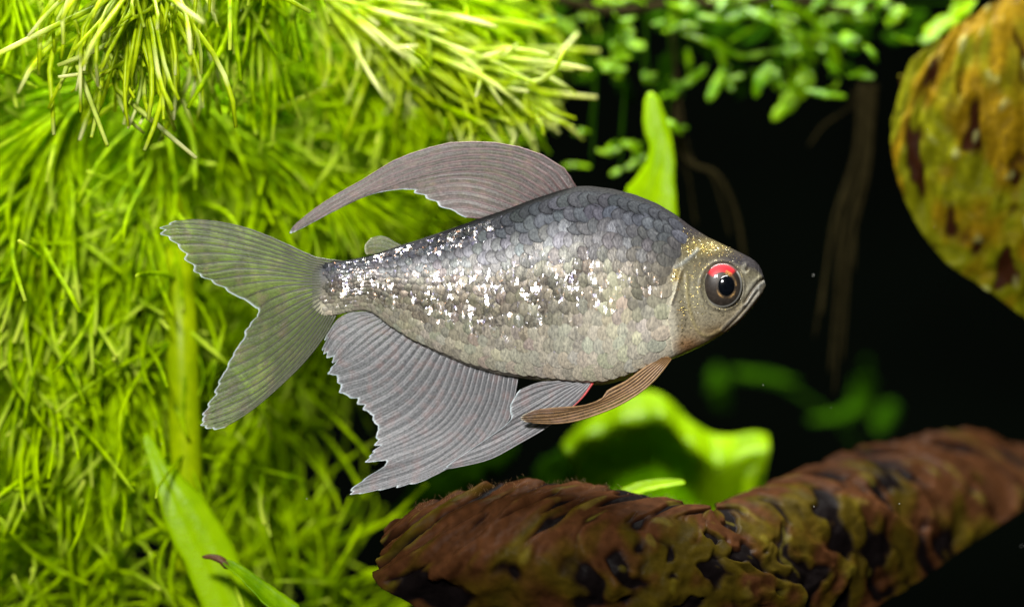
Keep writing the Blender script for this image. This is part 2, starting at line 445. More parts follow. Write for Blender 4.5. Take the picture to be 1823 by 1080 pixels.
G1 = "feathery needle plants behind the fish"
def build_needle_plants():
    down = (0, 0, -1)
    # crisp shoots hanging in from above, top left
    shoot("feathery lime needle shoot with tips painted pale like flash glare hanging above the tail fin", [(250, -230, 60), (255, -110, 50), (240, 20, 30)], 12, 15, (170, 265), (-5, 55), down, 150, group=G1, pale=True)
    shoot("feathery lime needle shoot hanging beside the crisp pale-tipped one, nearer the dorsal fin", [(470, -260, 110), (455, -120, 90), (430, 10, 80)], 10, 14, (170, 260), (0, 58), down, 120, group=G1)
    shoot("needle shoot in the corner beside the crisp hanging shoot, reaching away from the fish", [(60, -240, 110), (20, -100, 90), (-10, 20, 80)], 8, 13, (160, 240), (20, 65), down, 100, group=G1)
    # sweeping to the right above the dorsal fin
    shoot("soft needle shoot sweeping sideways above the dorsal fin with blunt tips painted whitish as if overlit", [(480, -60, 190), (640, 30, 180), (850, 130, 150)], 13, 14, (170, 260), (35, 75), (0.5, 0, -0.6), 150, thick=1.2, group=G1, pale=True)
    shoot("needle shoot along the upper frame edge above the whitish-tipped sideways shoot", [(480, -160, 260), (640, -70, 250), (820, 10, 230)], 12, 14, (160, 240), (30, 70), (0.5, 0, -0.5), 100, group=G1)
    shoot("needle shoot fanning towards the fern just behind the dorsal fin", [(380, 40, 300), (560, 120, 290), (800, 220, 250)], 14, 15, (170, 260), (30, 70), (0.4, 0, -0.7), 120, group=G1)
    # mid field behind tail and dorsal tip
    shoot("yellow-green needle plant behind the gap between dorsal tip and tail fin", [(260, 120, 260), (420, 230, 260), (640, 370, 240)], 15, 15, (150, 250), (25, 65), (0.2, 0, -0.9), 120, group=G1)
    shoot("bright bushy needle plant drooping beyond the upper tail lobe", [(210, 120, 200), (120, 220, 190), (50, 420, 170)], 14, 16, (170, 280), (25, 65), down, 130, group=G1)
    shoot("bright needle plant hanging directly behind the upper tail lobe", [(300, 170, 230), (270, 300, 220), (255, 520, 200)], 15, 15, (150, 250), (20, 60), down, 120, group=G1)
    shoot("needle plant hanging behind the narrow tail base", [(430, 230, 310), (470, 380, 300), (500, 580, 290)], 14, 15, (150, 240), (20, 60), down, 100, group=G1)
    shoot("needle plant hanging behind the ragged rear edge of the anal fin", [(640, 330, 350), (620, 480, 340), (600, 610, 330)], 13, 16, (120, 200), (25, 65), down, 90, group=G1)
    # lower left
    shoot("long-needled plant hanging down to the broad green blade, on its outer side", [(40, 330, 170), (70, 500, 160), (80, 760, 150)], 15, 13, (160, 260), (15, 60), down, 130, group=G1)
    shoot("long-needled plant hanging beside the thick pale stem, on its outer side", [(190, 430, 190), (200, 600, 190), (190, 830, 180)], 15, 12, (150, 250), (15, 60), down, 130, group=G1)
    shoot("thick-stemmed needle plant with a pale bare stem below the tail fork", [(304, 330, 300), (316, 480, 180), (324, 620, 130), (332, 860, 130), (336, 1010, 160)], 5, 8, (140, 230), (-10, 50), down, 40, stem_r=33, group=G1)
    shoot("sparse needle plant under the lower tail lobe, in the dark gap", [(470, 560, 330), (480, 700, 310), (470, 880, 300)], 9, 9, (150, 240), (0, 60), down, 70, group=G1)
    shoot("dim needle plant rising from below between green blade and mottled brown leaf", [(600, 1200, 330), (585, 1050, 330), (560, 930, 340)], 7, 8, (140, 230), (-20, 50), (0, 0, 0.2), 80, group=G1)
    shoot("dim needle plant rising from below beside the broad green blade", [(150, 1220, 230), (140, 1060, 230), (120, 900, 240)], 9, 11, (140, 230), (-20, 45), (0.2, 0, -0.3), 90, group=G1)
    shoot("dim needle plant rising under the lower tail lobe tip behind the brown-tipped blade", [(420, 1220, 340), (430, 1060, 340), (450, 900, 350)], 8, 9, (140, 230), (-20, 45), (0.1, 0, -0.3), 70, group=G1)
    shoot("dim needle plant in the lowest corner away from the mottled leaf", [(-20, 1200, 260), (0, 1030, 260), (20, 860, 270)], 8, 10, (140, 230), (-20, 45), (0.1, 0, -0.4), 70, group=G1)
    # deeper, blurred plants that fill the gaps
    lab = "blurred needle plant hanging far behind the other needle plants"
    for (x0, y0, x1, y1, d) in [(60, -200, 100, 200, 520), (330, -200, 330, 200, 560), (600, -220, 640, 150, 560), (850, -250, 860, 40, 560),
                                (40, 150, 20, 520, 540), (180, 200, 160, 560, 560), (420, 150, 380, 560, 580), (560, 200, 600, 520, 560), (740, 100, 760, 330, 560),
                                (60, 520, 90, 800, 520), (420, 450, 430, 600, 600)]:
        shoot(lab, [(x0, y0, d), ((x0 + x1) / 2 + 15, (y0 + y1) / 2, d - 10), (x1, y1, d - 20)], 15, 14, (160, 270), (10, 60), down, 40, group="blurred needle plants at the back")
build_needle_plants()

# ------------------------------------------------------------------ broad leaves
def blade(name, parent, mid, hw, mat, curl=0.25, nu=36, nv=11, face=(0, -1, 0.35), wav=0.0, thick=2.5, seed=0, lobe=0.12):
    """leaf blade: mid [(px,py,d)], hw half widths in px, 'face' the way its upper side looks"""
    c = PA(resample(mid, nu)); T = np.gradient(c, axis=0); T /= np.linalg.norm(T, axis=1)[:, None]
    h = np.interp(np.linspace(0, 1, nu), np.linspace(0, 1, len(hw)), hw)
    h = np.convolve(np.pad(h, 3, mode='edge'), np.ones(7) / 7, mode='valid')
    h[0] = max(h[0] * 0.3, 1.2); h[-1] = max(h[-1] * 0.25, 1.0); h[1] *= 0.8; h[-2] *= 0.75
    fc = np.array(face, float); fc /= np.linalg.norm(fc)
    Wd = np.cross(T, fc); Wd /= np.linalg.norm(Wd, axis=1)[:, None]
    N = np.cross(Wd, T)
    V = []
    for i in range(nu):
        for j in range(nv):
            a = 2 * j / (nv - 1) - 1
            vein = 0.05 * abs(math.sin(9 * a + i * 0.55)) - (0.10 if abs(a) < 0.12 else 0)
            w2 = 1 + lobe * nz(i * 0.25 * 36 / nu + seed, (1 if a > 0 else -1) * 3.1, seed) + 0.05 * nz(i * 0.8, a * 2, seed + 4)
            wob = wav * math.sin(i * 0.5 + seed + a * 2) * abs(a)
            V.append(c[i] + Wd[i] * a * h[i] * w2 * S + N[i] * (-curl * a * a + vein + wob) * h[i] * S)
    t = np.repeat(np.linspace(0, 1, nu), nv)
    return add(name, V, grid_faces(nu, nv), mat, parent, attrs={'t': t}, solid=thick * S)

def build_blades():
    th = empty("broad_leaf_plant", P(430, 1110, 170), "blurred broad green blade rising among the needle plants", "aquatic plant")
    blade("leaf", th, [(258, 770, 190), (285, 830, 185), (325, 900, 175), (370, 985, 170), (430, 1110, 165)], [6, 20, 44, 47, 50, 52], M_LEAF, 0.15, face=(0.2, -1, 0.25))
    th = empty("curled_leaf_plant", P(520, 1110, 40), "narrow curled dark green leaf with a brown wilted tip", "aquatic plant")
    b = blade("leaf", th, [(398, 1000, 60), (425, 1018, 55), (460, 1050, 50), (520, 1105, 40)], [9, 16, 24, 30], M_FERN, -0.4, face=(0.6, -0.7, 0.6), seed=2)
    blade("wilted_tip", th, [(360, 990, 70), (378, 988, 66), (396, 994, 62), (412, 1010, 57)], [3, 7, 8, 8], M_WILT, 0.8, nu=16, nv=7, face=(0.3, -0.7, 0.7))["label"] = "brown wilted tip"
    # bright leaf standing behind the fish's back
    th = empty("broad_leaf_plant", P(1150, 400, 330), "bright lime upright leaf just behind the fish's nape", "aquatic plant")
    blade("leaf", th, [(1158, 165, 330), (1166, 215, 325), (1177, 262, 320), (1168, 320, 320), (1140, 400, 330)], [8, 24, 21, 31, 58, 60], M_LEAF, 0.2, face=(-0.15, -0.8, 0.6), seed=5)
    th = empty("small_leaf_plant", P(1110, 890, 160), "small pale green leaf tip showing over the mottled brown leaf", "aquatic plant")
    blade("leaf", th, [(1105, 885, 150), (1140, 870, 150), (1180, 862, 150), (1220, 858, 150)], [14, 13, 10, 5], M_LEAF, -0.3, face=(0, -0.75, 0.65), seed=3)
build_blades()

def build_rolled_leaf():
    """large leaf under the belly: rim rolled back to the light, blade hanging down in its own shade"""
    th = empty("rolled_leaf_plant", P(1200, 980, 480), "large blurred leaf with a glowing lime rolled rim below the belly", "aquatic plant")
    top = resample([(1000, 790), (1035, 752), (1068, 727), (1105, 706), (1150, 694), (1185, 706), (1222, 742), (1262, 768), (1300, 774), (1340, 768), (1366, 772)], 70)
    V = []; nv = 26
    for i, (x, y) in enumerate(top):
        k = i / 69.0
        roll = (58 + 8 * math.sin(k * 9)) * min(1, 0.15 + k * 2.2) * min(1, 0.45 + (1 - k) * 2.2)
        for j in range(nv):
            s = j / (nv - 1)
            if s < 0.5:                     # upper, light-facing band tilted towards the camera
                q = s / 0.5
                V.append(P(x + 6 * q, y + 2 + roll * q, 640 - 110 * q + 10 * math.sin(i * 0.5)))
            else:                           # overhanging lower blade
                q = (s - 0.5) / 0.5
                V.append(P(x + 6 + (1230 - x) * 0.35 * q, y + 2 + roll + (215 + 40 * k) * q - 70 * q * k, 530 + 200 * q))
    V = np.array(V)
    for it in range(14):                      # soften the fold
        A = V.reshape(70, nv, 3); B = A.copy(); B[:, 1:-1] = 0.25 * A[:, :-2] + 0.5 * A[:, 1:-1] + 0.25 * A[:, 2:]; V = B.reshape(-1, 3)
    add("leaf", V, grid_faces(70, nv), M_LEAF, th, solid=3 * S)
    blade("leaf", th, [(1334, 772, 600), (1340, 810, 570), (1334, 850, 560), (1330, 900, 570)], [30, 30, 16, 12, 12], M_LEAF, 0.2, face=(0, -0.6, 0.8), seed=9)
build_rolled_leaf()

def leaflet(parent, mid, hw, d, mat=M_FERN, seed=0):
    m = [(x, y, d + rng.uniform(-25, 25)) for (x, y) in mid]
    prof = [hw * 0.4, hw * 0.9, hw, hw * 0.95, hw * 0.6]
    return blade("leaf", parent, m, prof, mat, rng.uniform(0.1, 0.35), nu=20, nv=7, face=(rng.uniform(-0.4, 0.4), -0.7, 0.8), wav=0.12, seed=seed, lobe=0.75)

def build_ferns():
    G = "small-leaved fern clumps above the fish"
    sets = [
     ("clump of blurred small-leaved fern between the whitish needle tips and the upright bright leaf", (1085, -40, 420),
      [([(1062, 108), (1085, 115), (1116, 125)], 17), ([(1075, 128), (1100, 105), (1112, 82)], 13), ([(1160, 44), (1185, 38), (1212, 32)], 10), ([(1092, 20), (1110, 45), (1128, 62)], 12),
       ([(1062, 268), (1082, 270), (1104, 262)], 10), ([(1105, 252), (1124, 256), (1144, 272)], 12), ([(1112, 300), (1130, 292), (1147, 276)], 10), ([(1088, 312), (1096, 306), (1104, 300)], 8),
       ([(1000, 297), (1026, 293), (1052, 297)], 7), ([(1143, 128), (1152, 136), (1164, 148)], 12), ([(1188, 212), (1202, 222), (1214, 238)], 13), ([(1020, 240), (1034, 232), (1050, 234)], 9)]),
     ("clump of blurred small-leaved fern above the fish's head, its lobed fronds dangling", (1270, -50, 460),
      [([(1185, 4), (1212, 12), (1242, 10)], 14), ([(1240, 28), (1300, 30), (1376, 2)], 17), ([(1212, 58), (1268, 75), (1318, 98), (1368, 92)], 11), ([(1170, 176), (1215, 152), (1258, 118)], 11),
       ([(1196, 134), (1205, 150), (1214, 172)], 12), ([(1262, 180), (1276, 148), (1296, 116)], 12), ([(1290, 140), (1298, 150), (1304, 162)], 7), ([(1345, 174), (1352, 146), (1370, 112)], 14),
       ([(1376, 122), (1384, 136), (1380, 160)], 10), ([(1270, 20), (1310, 5), (1350, -15)], 14), ([(1150, 10), (1130, -5), (1100, -20)], 14), ([(1375, 40), (1395, 60), (1412, 66)], 9)]),
     ("clump of blurred small-leaved fern with brown roots trailing into the dark", (1500, -40, 470),
      [([(1376, 2), (1446, 30), (1480, 78), (1492, 124)], 18), ([(1372, 92), (1396, 90), (1424, 86)], 11), ([(1420, 55), (1432, 82), (1455, 112)], 13), ([(1478, 8), (1515, 20), (1552, 34)], 26),
       ([(1376, 214), (1408, 178), (1448, 134)], 17), ([(1432, 160), (1468, 166), (1506, 172)], 10), ([(1404, 150), (1425, 140), (1444, 126)], 20), ([(1502, 58), (1512, 75), (1522, 96)], 15), ([(1578, 48), (1592, 30), (1606, 12)], 15),
       ([(1590, 62), (1606, 70), (1628, 74)], 9), ([(1510, 136), (1530, 132), (1556, 138)], 10), ([(1560, 20), (1570, 0), (1585, -20)], 14), ([(1470, 110), (1486, 124), (1500, 134)], 11), ([(1440, 20), (1455, 5), (1470, -12)], 14), ([(1540, 80), (1556, 96), (1562, 112)], 9),
       ([(1640, 78), (1680, 40), (1738, 2)], 26)]),
    ]
    for k, (lab, b, leaves) in enumerate(sets):
        th = empty("fern_clump", P(*b), lab, "fern", G)
        hub = resample([(b[0] - 90, b[1] + 40, b[2]), (b[0], b[1] + 60, b[2] + 15), (b[0] + 100, b[1] + 50, b[2])], 20)
        V, F = tube(PA(hub), 9 * S, 8); add("rhizome", V, F, M_ROOT, th)
        for q, (mid, hw) in enumerate(leaves):
            leaflet(th, mid, hw * 0.92, b[2] + rng.uniform(-60, 40), M_FERN, seed=10 * k + q)
            if hw > 9:                      # side lobes of the frond
                dx, dy = mid[-1][0] - mid[0][0], mid[-1][1] - mid[0][1]; L = math.hypot(dx, dy); a0 = math.atan2(dy, dx)
                for sgn in (-1, 1):
                    if rng.uniform() < 0.25: continue
                    fr = rng.uniform(0.25, 0.65); a = a0 + sgn * rng.uniform(0.6, 1.1); l2 = L * rng.uniform(0.4, 0.65)
                    bx, by = mid[0][0] + dx * fr, mid[0][1] + dy * fr
                    leaflet(th, [(bx, by), (bx + 0.5 * l2 * math.cos(a) + 2, by + 0.5 * l2 * math.sin(a)), (bx + l2 * math.cos(a), by + l2 * math.sin(a))], hw * 0.6, b[2] + rng.uniform(-30, 30), M_FERN, seed=70 + 10 * k + q)
            x, y = mid[0] if mid[0][1] < mid[-1][1] else mid[-1]
            j = int(np.argmin(abs(hub[:, 0] - x)))
            pth = resample([(x, y, b[2]), ((x + hub[j, 0]) / 2 + 8, (y + hub[j, 1]) / 2, b[2] + 25), tuple(hub[j])], 12)
            V, F = tube(PA(pth), 2.2 * S, 5); add("stalk", V, F, M_DIM, th)
        for q in range(6):                 # more fronds crowding along the rhizome
            x = b[0] + rng.uniform(-130, 120); y = rng.uniform(-25, 70); a = rng.uniform(-0.5, 3.6); L = rng.uniform(45, 85)
            leaflet(th, [(x, y), (x + L * 0.5 * math.cos(a), y + 0.5 * L * math.sin(a) - 6), (x + L * math.cos(a), y + L * math.sin(a) * 0.8)], rng.uniform(8, 14), b[2] + rng.uniform(40, 160), M_FERN, seed=40 + q)
        for q in range(16):                 # fronds behind, shade put into their darker green
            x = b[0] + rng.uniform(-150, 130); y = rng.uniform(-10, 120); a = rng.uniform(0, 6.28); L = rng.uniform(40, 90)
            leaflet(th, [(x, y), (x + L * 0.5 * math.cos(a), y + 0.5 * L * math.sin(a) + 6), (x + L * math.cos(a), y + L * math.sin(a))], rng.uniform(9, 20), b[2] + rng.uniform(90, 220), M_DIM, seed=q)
        if k == 2:
            for (x0, y0, x1, y1, r) in [(1545, 140, 1478, 660, 6), (1555, 150, 1500, 640, 5), (1530, 150, 1462, 560, 5), (1540, 160, 1450, 600, 3.5), (1560, 150, 1520, 480, 3.5), (1520, 165, 1440, 260, 4), (1550, 150, 1485, 700, 4), (1535, 150, 1490, 520, 6)]:
                pth = resample([(x0, y0, 470), (x0 - 8, y0 + 0.3 * (y1 - y0), 500), ((x0 + x1) / 2 - 12, y0 + 0.6 * (y1 - y0), 505), (x1, y1, 490)], 30)
                V, F = tube(PA(pth), np.linspace(r, r * 0.5, 30) * S, 6); add("root", V, F, M_ROOT, th)
        if k == 1:
            for (x0, x1, y1, r) in [(1215, 1326, 460, 7), (1225, 1300, 420, 4), (1205, 1240, 400, 4)]:
                pth = resample([(1195, 60, 470), (x0, 268, 470), (x0 + 0.55 * (x1 - x0), 310, 470), (x0 + 0.85 * (x1 - x0), 375, 480), (x1, y1, 480)], 30)
                V, F = tube(PA(pth), np.linspace(r, r * 0.5, 30) * S, 6); add("root", V, F, M_ROOT, th)
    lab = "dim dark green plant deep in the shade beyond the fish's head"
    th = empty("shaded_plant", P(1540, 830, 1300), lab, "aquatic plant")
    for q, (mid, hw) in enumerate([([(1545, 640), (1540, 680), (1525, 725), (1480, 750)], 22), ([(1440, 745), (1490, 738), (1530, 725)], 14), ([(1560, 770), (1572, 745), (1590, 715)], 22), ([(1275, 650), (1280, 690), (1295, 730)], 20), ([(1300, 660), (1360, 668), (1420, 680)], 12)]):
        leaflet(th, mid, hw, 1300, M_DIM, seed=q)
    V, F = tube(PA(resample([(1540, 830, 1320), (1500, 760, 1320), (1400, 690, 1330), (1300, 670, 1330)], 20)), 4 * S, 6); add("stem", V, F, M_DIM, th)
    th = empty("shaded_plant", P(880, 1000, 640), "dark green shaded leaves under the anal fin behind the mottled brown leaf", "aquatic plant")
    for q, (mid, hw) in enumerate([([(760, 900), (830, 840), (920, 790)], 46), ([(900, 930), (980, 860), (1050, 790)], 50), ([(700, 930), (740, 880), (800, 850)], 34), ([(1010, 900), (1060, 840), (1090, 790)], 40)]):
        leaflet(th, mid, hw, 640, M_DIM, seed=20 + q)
build_ferns()

# ------------------------------------------------------------------ mottled hammered leaves
def fan_leaf(name, th, keys, nu, nv, relief, palette, fr, seed, thick=5):
    K = np.stack([resample(k, nv) for k in keys])
    G = cr(K, np.linspace(0, 1, nu))                # nu x nv x 3 photo-space
    X = PA(G)
    du = np.gradient(X, axis=0); dv = np.gradient(X, axis=1)
    N = np.cross(du, dv); N /= np.linalg.norm(N, axis=2)[:, :, None] + 1e-12
    if N[:, :, 1].mean() > 0: N = -N
    H = np.zeros((nu, nv)); C = np.zeros((nu, nv, 3))
    pal = {k: np.array(v) for k, v in palette.items()}
    for i in range(nu):
        for j in range(nv):
            x, y, _ = G[i, j]; u = i / (nu - 1); v = j / (nv - 1)
            a = (u - 0.5) * fr[0] * (0.18 + 0.82 * v); r = v * fr[1]
            wx = 0.5 * nz(a * 0.5, r * 0.8, seed + 3)
            ridge = 0.55 - 1.7 * abs(nz(0.62 * a + wx, 0.55 * r, seed)) + 0.45 * nz(1.4 * a, 1.1 * r, seed + 7)
            bump = nz(1.5 * a + wx, 1.7 * r, seed + 11)
            fine = nz(x * 0.09, y * 0.09, seed + 2)
            h = 1.0 * ridge + 0.55 * bump + 0.12 * fine
            H[i, j] = h * min(1, v * 1.6) ** 1.5
            spot = nz(0.72 * a + 1.5 * wx, 0.85 * r, seed + 20) + 0.35 * nz(1.9 * a, 2.0 * r, seed + 25)
            olive = nz(a * 0.5, r * 0.5, seed + 31) + 0.5 * nz(1.3 * a, 1.2 * r, seed + 33)
            c = pal['base'] * (1 + 0.35 * ridge + 0.25 * fine)
            ko = min(1, max(0, (olive + pal['olive_bias'][0] + pal['olive_bias'][1] * (math.sin(math.pi * u) if fr[0] > 20 else v)) * 2.5))
            c = c * (1 - ko) + pal['olive'] * (1 + 0.4 * bump) * ko
            ks = min(1, max(0, (spot - pal['spot_bias'][0]) * 4.5))
            c = c * (1 - ks) + pal['spot'] * ks
            kp = min(1, max(0, (bump + 0.4 * ridge - 0.52) * 4)) * pal['pale_k'][0]
            c = c * (1 - kp) + pal['pale'] * kp  # pale spots; on the yellow leaf, bump-top highlights put into the colour
            C[i, j] = np.maximum(c, 0.003)
            H[i, j] -= 0.5 * ks
    X = X + N * (H * relief * S)[:, :, None]
    o = add("blade", X.reshape(-1, 3), grid_faces(nu, nv), M_MOTTLED, th, cols=C.reshape(-1, 3), solid=thick * S)
    return X

def build_mottled():
    th = empty("mottled_leaf", P(1240, 1150, -300), "large brown mottled leaf with ridged hammered surface under the fish", "leaf")
    keys = [
     [(1265, 902, 60), (1180, 886, 55), (1100, 869, 50), (950, 857, 45), (850, 870, 40), (740, 905, 30), (686, 940, 25)],
     [(1265, 903, 55), (1150, 897, 0), (1000, 893, -60), (850, 915, -70), (740, 955, -40), (682, 985, 0)],
     [(1265, 905, 50), (1150, 925, -60), (1000, 955, -130), (850, 1005, -140), (690, 1050, -60)],
     [(1266, 908, 45), (1200, 970, -80), (1090, 1050, -130), (960, 1150, -60)],
     [(1268, 910, 45), (1255, 980, -60), (1235, 1060, -90), (1210, 1160, -20)],
     [(1270, 910, 55), (1330, 980, 0), (1390, 1060, 10), (1430, 1140, 70)],
     [(1272, 908, 70), (1380, 945, 80), (1490, 1000, 120), (1590, 1060, 200)],
     [(1274, 905, 85), (1400, 890, 150), (1560, 905, 210), (1715, 975, 300)],
     [(1276, 900, 95), (1400, 862, 220), (1550, 832, 330), (1700, 842, 400), (1840, 885, 460)],
     [(1278, 896, 100), (1400, 848, 270), (1500, 808, 390), (1600, 783, 480), (1720, 769, 560), (1840, 795, 620)]]
    X = fan_leaf("blade", th, keys, 360, 240, 12.0,
      dict(base=(0.044, 0.017, 0.006), olive=(0.044, 0.031, 0.001), spot=(0.0042, 0.0016, 0.001), pale=(0.12, 0.10, 0.014),
           olive_bias=(-0.42, 0.85), spot_bias=(0.08, 0), pale_k=(0.45, 0)), (46, 7.0), 4.0)
    # fuzz of algae along the near rim
    VV = []; FF = []; n0 = 0
    for k in range(200):
        i = int(rng.integers(0, 14)); j = int(rng.integers(8, 215))
        p = X[i, j]; d = np.array([rng.normal(0, 0.3), rng.normal(-0.1, 0.3), 1.0]); L = rng.uniform(4, 14) * S
        pts = np.array([p, p + d * L * 0.5, p + d * L + np.array([rng.normal(0, 0.25) * L, 0, 0])])
        V, F = tube(pts, np.array([0.22, 0.18, 0.1]) * S, 3)
        VV.append(V); FF += [tuple(a + n0 for a in f) for f in F]; n0 += len(V)
    add("algae_fuzz", np.concatenate(VV), FF, M_FUZZ, th)["kind"] = "stuff"
    V, F = tube(PA(resample([(1268, 935, 110), (1275, 970, 140), (1290, 1080, 160), (1300, 1250, 170)], 20)), 16 * S, 8)
    add("leaf_stalk", V, F, M_WILT, th)

    th = empty("mottled_leaf", P(1860, -60, 330), "yellow-olive spotted leaf with hammered surface hanging beside the trailing roots", "leaf")
    keys = [
     [(1850, -60, 330), (1780, 0, 325), (1700, 50, 320), (1640, 95, 320), (1602, 135, 330)],
     [(1850, -50, 320), (1780, 50, 290), (1680, 150, 280), (1590, 265, 300)],
     [(1860, -40, 310), (1800, 120, 260), (1720, 250, 255), (1620, 375, 290)],
     [(1870, -20, 305), (1830, 200, 245), (1760, 350, 250), (1682, 462, 290)],
     [(1880, 0, 305), (1865, 250, 240), (1825, 400, 250), (1768, 522, 290)],
     [(1900, 30, 305), (1900, 300, 250), (1880, 450, 260), (1845, 575, 300)],
     [(1930, 30, 310), (1950, 300, 270), (1950, 450, 280), (1940, 600, 310)]]
    fan_leaf("blade", th, keys, 200, 200, 15.0,
      dict(base=(0.16, 0.10, 0.001), olive=(0.13, 0.135, 0.001), spot=(0.028, 0.009, 0.001), pale=(0.34, 0.36, 0.12),
           olive_bias=(-0.35, 0.8), spot_bias=(0.22, 0), pale_k=(0.6, 0)), (16, 8.5), 14.0)
    V, F = tube(PA(resample([(1850, -50, 325), (1900, -120, 350), (1960, -220, 380)], 16)), 14 * S, 8)
    add("leaf_stalk", V, F, M_WILT, th)
build_mottled()

# ------------------------------------------------------------------ the fish
UP = np.array([(556, 484), (562, 476), (572, 469), (590, 465.5), (620, 463), (650, 457), (680, 448), (712, 437), (750, 425), (800, 408), (850, 390), (900, 373), (950, 354), (1000, 338), (1028, 331.5), (1050, 331),
               (1090, 336), (1130, 346), (1170, 362), (1200, 380), (1230, 403), (1260, 422), (1300, 441), (1325, 453), (1340, 461), (1350, 470), (1356, 481), (1359, 490), (1362, 503), (1363, 507)], float)
LO = np.array([(556, 545), (562, 554), (575, 562), (600, 561), (615, 557), (640, 553), (655, 554), (668, 559), (687, 576), (723, 600), (777, 627), (831, 650), (886, 666), (920, 671), (950, 676), (1000, 682), (1050, 685), (1080, 684),
               (1110, 676), (1150, 658), (1185, 644), (1210, 634), (1250, 616), (1290, 593), (1320, 570), (1345, 541), (1357, 523), (1361, 514), (1363, 509)], float)
HW = np.array([(556, 0.5), (572, 1.5), (586, 5.5), (600, 12), (615, 17), (640, 22), (700, 30), (800, 45), (900, 58), (1000, 67), (1100, 72), (1180, 70), (1230, 63), (1280, 53), (1320, 40), (1340, 30), (1352, 20), (1359, 11), (1363, 3)], float)
XS = np.linspace(556, 1363, 800)
def sm(tab, k=9):
    y = np.interp(XS, tab[:, 0], tab[:, 1]); p = np.pad(y, k, mode='edge')
    return np.convolve(p, np.ones(2 * k + 1) / (2 * k + 1), mode='valid')
yU, yL, yW = sm(UP, 5), sm(LO, 5), sm(HW, 12)
e = XS > 1350
yU[e] = np.interp(XS[e], UP[:, 0], UP[:, 1]); yL[e] = np.interp(XS[e], LO[:, 0], LO[:, 1]); yW[e] = np.interp(XS[e], HW[:, 0], HW[:, 1])
upf = lambda x: np.interp(x, XS, yU); lof = lambda x: np.interp(x, XS, yL); hwf = lambda x: np.interp(x, XS, yW)

def side_prof(x, f):
    """fraction of half width at height fraction f (0 back, 1 belly)"""
    s = np.sqrt(np.clip(1 - (2 * f - 1) ** 2, 0, 1))
    eu = 1.12; el = np.interp(x, [600, 800, 1000, 1180, 1280], [1.0, 0.95, 0.78, 0.78, 0.9])
    return np.where(f < 0.5, s ** eu, s ** el)

def curve_dist(px, py, poly, n=60):
    q = resample(poly, n)
    dx = px[:, None] - q[None, :, 0]; dy = py[:, None] - q[None, :, 1]
    d2 = dx * dx + dy * dy; k = d2.argmin(1)
    T = np.gradient(q, axis=0); T /= np.linalg.norm(T, axis=1)[:, None]
    sgn = np.sign(T[k, 0] * dy[np.arange(len(px)), k] - T[k, 1] * dx[np.arange(len(px)), k])
    return np.sqrt(d2[np.arange(len(px)), k]), sgn, k / (n - 1)

EYE = (1286, 508)
GILL = [(1212, 440), (1214, 470), (1206, 505), (1199, 530), (1190, 560), (1193, 592), (1199, 628)]
PREO = [(1222, 490), (1224, 530), (1232, 566), (1242, 588), (1260, 598), (1284, 588)]
MOUTH = [(1366, 494), (1352, 501), (1342, 512), (1334, 524), (1326, 538)]
JAW = [(1348, 520), (1330, 545), (1312, 566), (1290, 588)]
SUPRA = [(1202, 476), (1216, 468), (1232, 455), (1242, 444)]

def relief(px, py):
    """outward relief of skin in px (near side)"""
    r = np.zeros(len(px))
    d, s, t = curve_dist(px, py, GILL)
    inside = s < 0            # towards the head
    r += np.where(inside, 3.6 * np.exp(-d / 16), 0) * np.sin(np.pi * np.clip(t * 0.9 + 0.08, 0, 1)) ** 0.5
    r -= 2.0 * np.exp(-(d / 3.0) ** 2) * (~inside)
    d, s, t = curve_dist(px, py, PREO); r += 1.6 * np.exp(-(d / 3.2) ** 2) - 1.0 * np.exp(-((d - 6) / 4) ** 2)
    d, s, t = curve_dist(px, py, MOUTH); k = np.where(px > 1320, 1, 0)
    r -= 5.5 * np.exp(-(d / 1.9) ** 2) * k; r += 2.4 * np.exp(-((d - 5.5) / 3.6) ** 2) * k
    d, s, t = curve_dist(px, py, JAW); r -= 2.4 * np.exp(-(d / 2.2) ** 2); r += 1.8 * np.exp(-((d - 5.5) / 3) ** 2)
    d, s, t = curve_dist(px, py, SUPRA); r += 1.6 * np.exp(-(d / 3) ** 2)
    q = np.hypot((px - EYE[0]) / 36, (py - EYE[1]) / 40)
    r += 2.6 * np.exp(-((q - 1.10) / 0.07) ** 2) - 9 * np.clip(1 - q, 0, 1) ** 0.5 * (q < 1)
    d = np.hypot((px - 1329) / 1.0, (py - 479) / 1.4); r += 1.0 * np.exp(-((d - 6.5) / 3) ** 2) - 3 * np.exp(-(d / 3) ** 2)
    return r

def surf(px, py):
    px = np.atleast_1d(np.asarray(px, float)); py = np.atleast_1d(np.asarray(py, float))
    f = np.clip((py - upf(px)) / (lof(px) - upf(px) + 1e-6), 0, 1)
    return -hwf(px) * side_prof(px, f)          # depth in px (negative = towards camera)

